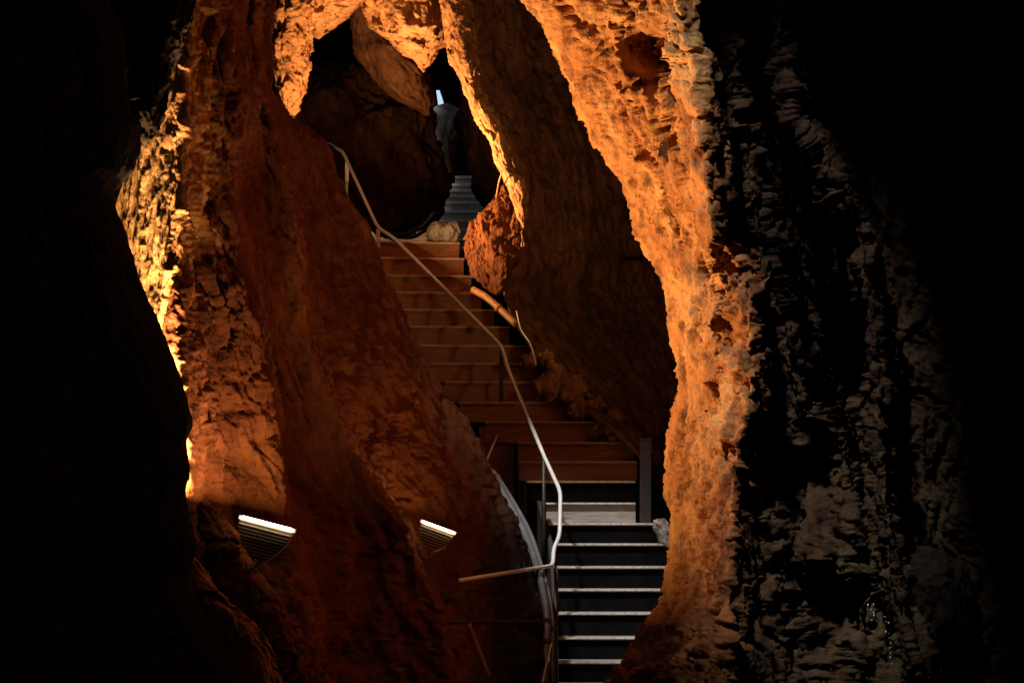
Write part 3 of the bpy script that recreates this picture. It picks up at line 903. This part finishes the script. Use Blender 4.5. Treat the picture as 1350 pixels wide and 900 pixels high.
o = tube('wire', smooth_path([PV(662, 226, 27.4), PV(657, 243, 27.6), PV(654, 262, 28.0)]), .007, M['rustpipe'], None, 6)
tag(o, 'thin wire hanging from the bright ridge above the red curtain', 'wire')
for k, pts in enumerate(([(500, 306), (530, 309), (556, 298), (572, 280)], [(505, 312), (540, 313), (560, 304), (578, 292)])):
    o = tube('cable', smooth_path([PV(x, y, 30.6 + .15 * k) for x, y in pts]), .022, M['cable'], None, 8)
    tag(o, ('upper' if k == 0 else 'lower') + ' of two black cables looped behind the top of the near stairs', 'cable')
# dark square post at the right of the stairs
o = empty('square_post', PV(851, 690, 25.95))
a, b = PV(851, 690, 25.95), PV(851, 580, 25.95)
obox('shaft', (a + b) / 2, (.052, 0, 0), (0, .05, 0), (0, 0, (b.z - a.z) / 2), M['darksteel'], o, .006)
obox('cap', b + Vector((0, 0, .008)), (.058, 0, 0), (0, .056, 0), (0, 0, .008), M['darksteel'], o, .003)
tag(o, 'dark upright square post at the right end of the middle steps', 'post')

# ------------------------------------------------------------------ floodlights
def floodlight(px, py, d, width, roll, aim, power, label, group, foot=None, ribs=9):
    """ribbed back seen from below, glowing slot along the top; aim = way it shines"""
    c = PV(px, py, d)                                         # middle of the front glass
    z = Vector(aim).normalized()
    xr = Vector((math.cos(roll), 0, math.sin(roll)))
    x = (xr - z * xr.dot(z)).normalized()
    y = z.cross(x)                                            # short side of the glass
    root = empty('floodlight', c - z * (width * .9))
    hw = width / 2
    # housing: tapered from the front frame to the narrow back
    hz = width * .62
    secs = [(0, 1.0, .40), (.18, .96, .38), (.45, .84, .34), (.72, .62, .26), (.92, .38, .18), (1.0, .30, .14)]
    vs, fs = [], []
    for t, sx, sy in secs:
        for (u, v) in ((-1, -1), (1, -1), (1, 1), (-1, 1)):
            vs.append(c - z * (hz * t) + x * (u * hw * sx) + y * (v * width * sy * .5))
    for k in range(len(secs) - 1):
        for a in range(4):
            b = (a + 1) % 4
            fs.append([4 * k + a, 4 * k + b, 4 * k + 4 + b, 4 * k + 4 + a])
    fs += [[3, 2, 1, 0], [4 * (len(secs) - 1) + a for a in range(4)]]
    mesh_obj('housing', vs, fs, M['darksteel'], root, smooth=False)
    for k in range(ribs):
        t = .10 + .82 * k / (ribs - 1)
        sx = np.interp(t, [s[0] for s in secs], [s[1] for s in secs])
        sy = np.interp(t, [s[0] for s in secs], [s[2] for s in secs])
        obox('rib', c - z * (hz * t), x * (hw * sx + .004), y * (width * sy * .5 + .018), z * .0045, M['housing'], root)
    # front frame and glowing glass
    obox('front_frame', c + z * .004, x * (hw - .004), y * (width * .2 - .004), z * .005, M['housing'], root, .002)
    obox('glass', c + z * .017, x * (hw + .004), y * (width * .2 + .03), z * .0045, M['glow'], root)
    for s in (-1, 1):
        obox('end_clip', c + x * (s * (hw + .004)) + z * .016, x * .012, y * .03, z * .014, M['housing'], root, .002)
    # bracket arm
    if foot is not None:
        b0 = c - z * hz
        f0 = PV(*foot)
        tube('arm', fillet([b0 + z * .03, b0 - z * .04, b0 * .45 + f0 * .55, f0], .05), .022, M['housing'], root, 10)
        tube('cord', smooth_path([c + x * hw * .9 - z * .03, c + x * hw * .72 - z * hz * .55, b0 + x * .06, b0 - z * .03]), .006, M['steel'], root, 6)
    ld = bpy.data.lights.new('lamp', 'AREA')
    ld.shape = 'RECTANGLE'
    ld.size, ld.size_y = width * .9, width * .34
    ld.energy = power
    ld.color = LAMP
    lo = bpy.data.objects.new('lamp', ld)
    from mathutils import Matrix
    lo.parent = root
    lo.matrix_basis = Matrix.Translation(c + z * .03 - root.location) @ Matrix((x, -y, -z)).transposed().to_4x4()
    COL.objects.link(lo)
    return tag(root, label, 'floodlight', group)
LAMP = (1.0, 0.56, 0.24)
G = 'floodlights lighting the cave'
floodlight(352, 693, 19.5, .375, math.radians(-15), (.25, -.03, .96), 48, 'larger lit floodlight with ribbed housing on the left rock wall', G, (322, 757, 19.65))
floodlight(577, 697, 22.2, .27, math.radians(-21), (.34, -.02, .93), 12, 'smaller lit floodlight farther back on the left, near the handrail end', G, (585, 722, 22.7), 7)
floodlight(178, 640, 19.2, .40, math.radians(-10), (.25, .14, .955), 640, 'floodlight hidden behind the black foreground rock on the left', G, (150, 720, 18.8))
floodlight(452, 330, 27.25, .30, math.radians(0), (.50, -.18, .85), 320, 'added unseen floodlight behind the left rock wall, brightening the ridge and upper steps', G, (445, 365, 27.1))  # added lamp, out of view, for the ridge and upper steps
floodlight(940, 400, 24.6, .30, math.radians(0), (-.15, .30, .94), 30, 'added unseen floodlight behind the orange pillar, brightening the brown slab', G, (960, 430, 24.3))  # added lamp, out of view, to lift the slab

# ------------------------------------------------------------------ white beads added as painted wet glints at the lower right
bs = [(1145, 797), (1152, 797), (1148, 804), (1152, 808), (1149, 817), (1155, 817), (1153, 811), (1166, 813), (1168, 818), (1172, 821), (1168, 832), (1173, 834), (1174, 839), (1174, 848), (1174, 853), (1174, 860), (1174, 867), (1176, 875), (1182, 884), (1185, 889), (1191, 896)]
st = empty('glint_beads', PV(1176, 896, 18.9))
tag(st, 'trail of tiny white beads added as wet glints on the dark rock at the lower right', 'painted glints')
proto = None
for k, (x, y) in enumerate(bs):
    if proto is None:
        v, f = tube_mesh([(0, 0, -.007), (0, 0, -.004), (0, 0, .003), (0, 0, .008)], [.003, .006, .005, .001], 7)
        b = proto = mesh_obj('glint', v, f, M['glint'], None, recentre=False)
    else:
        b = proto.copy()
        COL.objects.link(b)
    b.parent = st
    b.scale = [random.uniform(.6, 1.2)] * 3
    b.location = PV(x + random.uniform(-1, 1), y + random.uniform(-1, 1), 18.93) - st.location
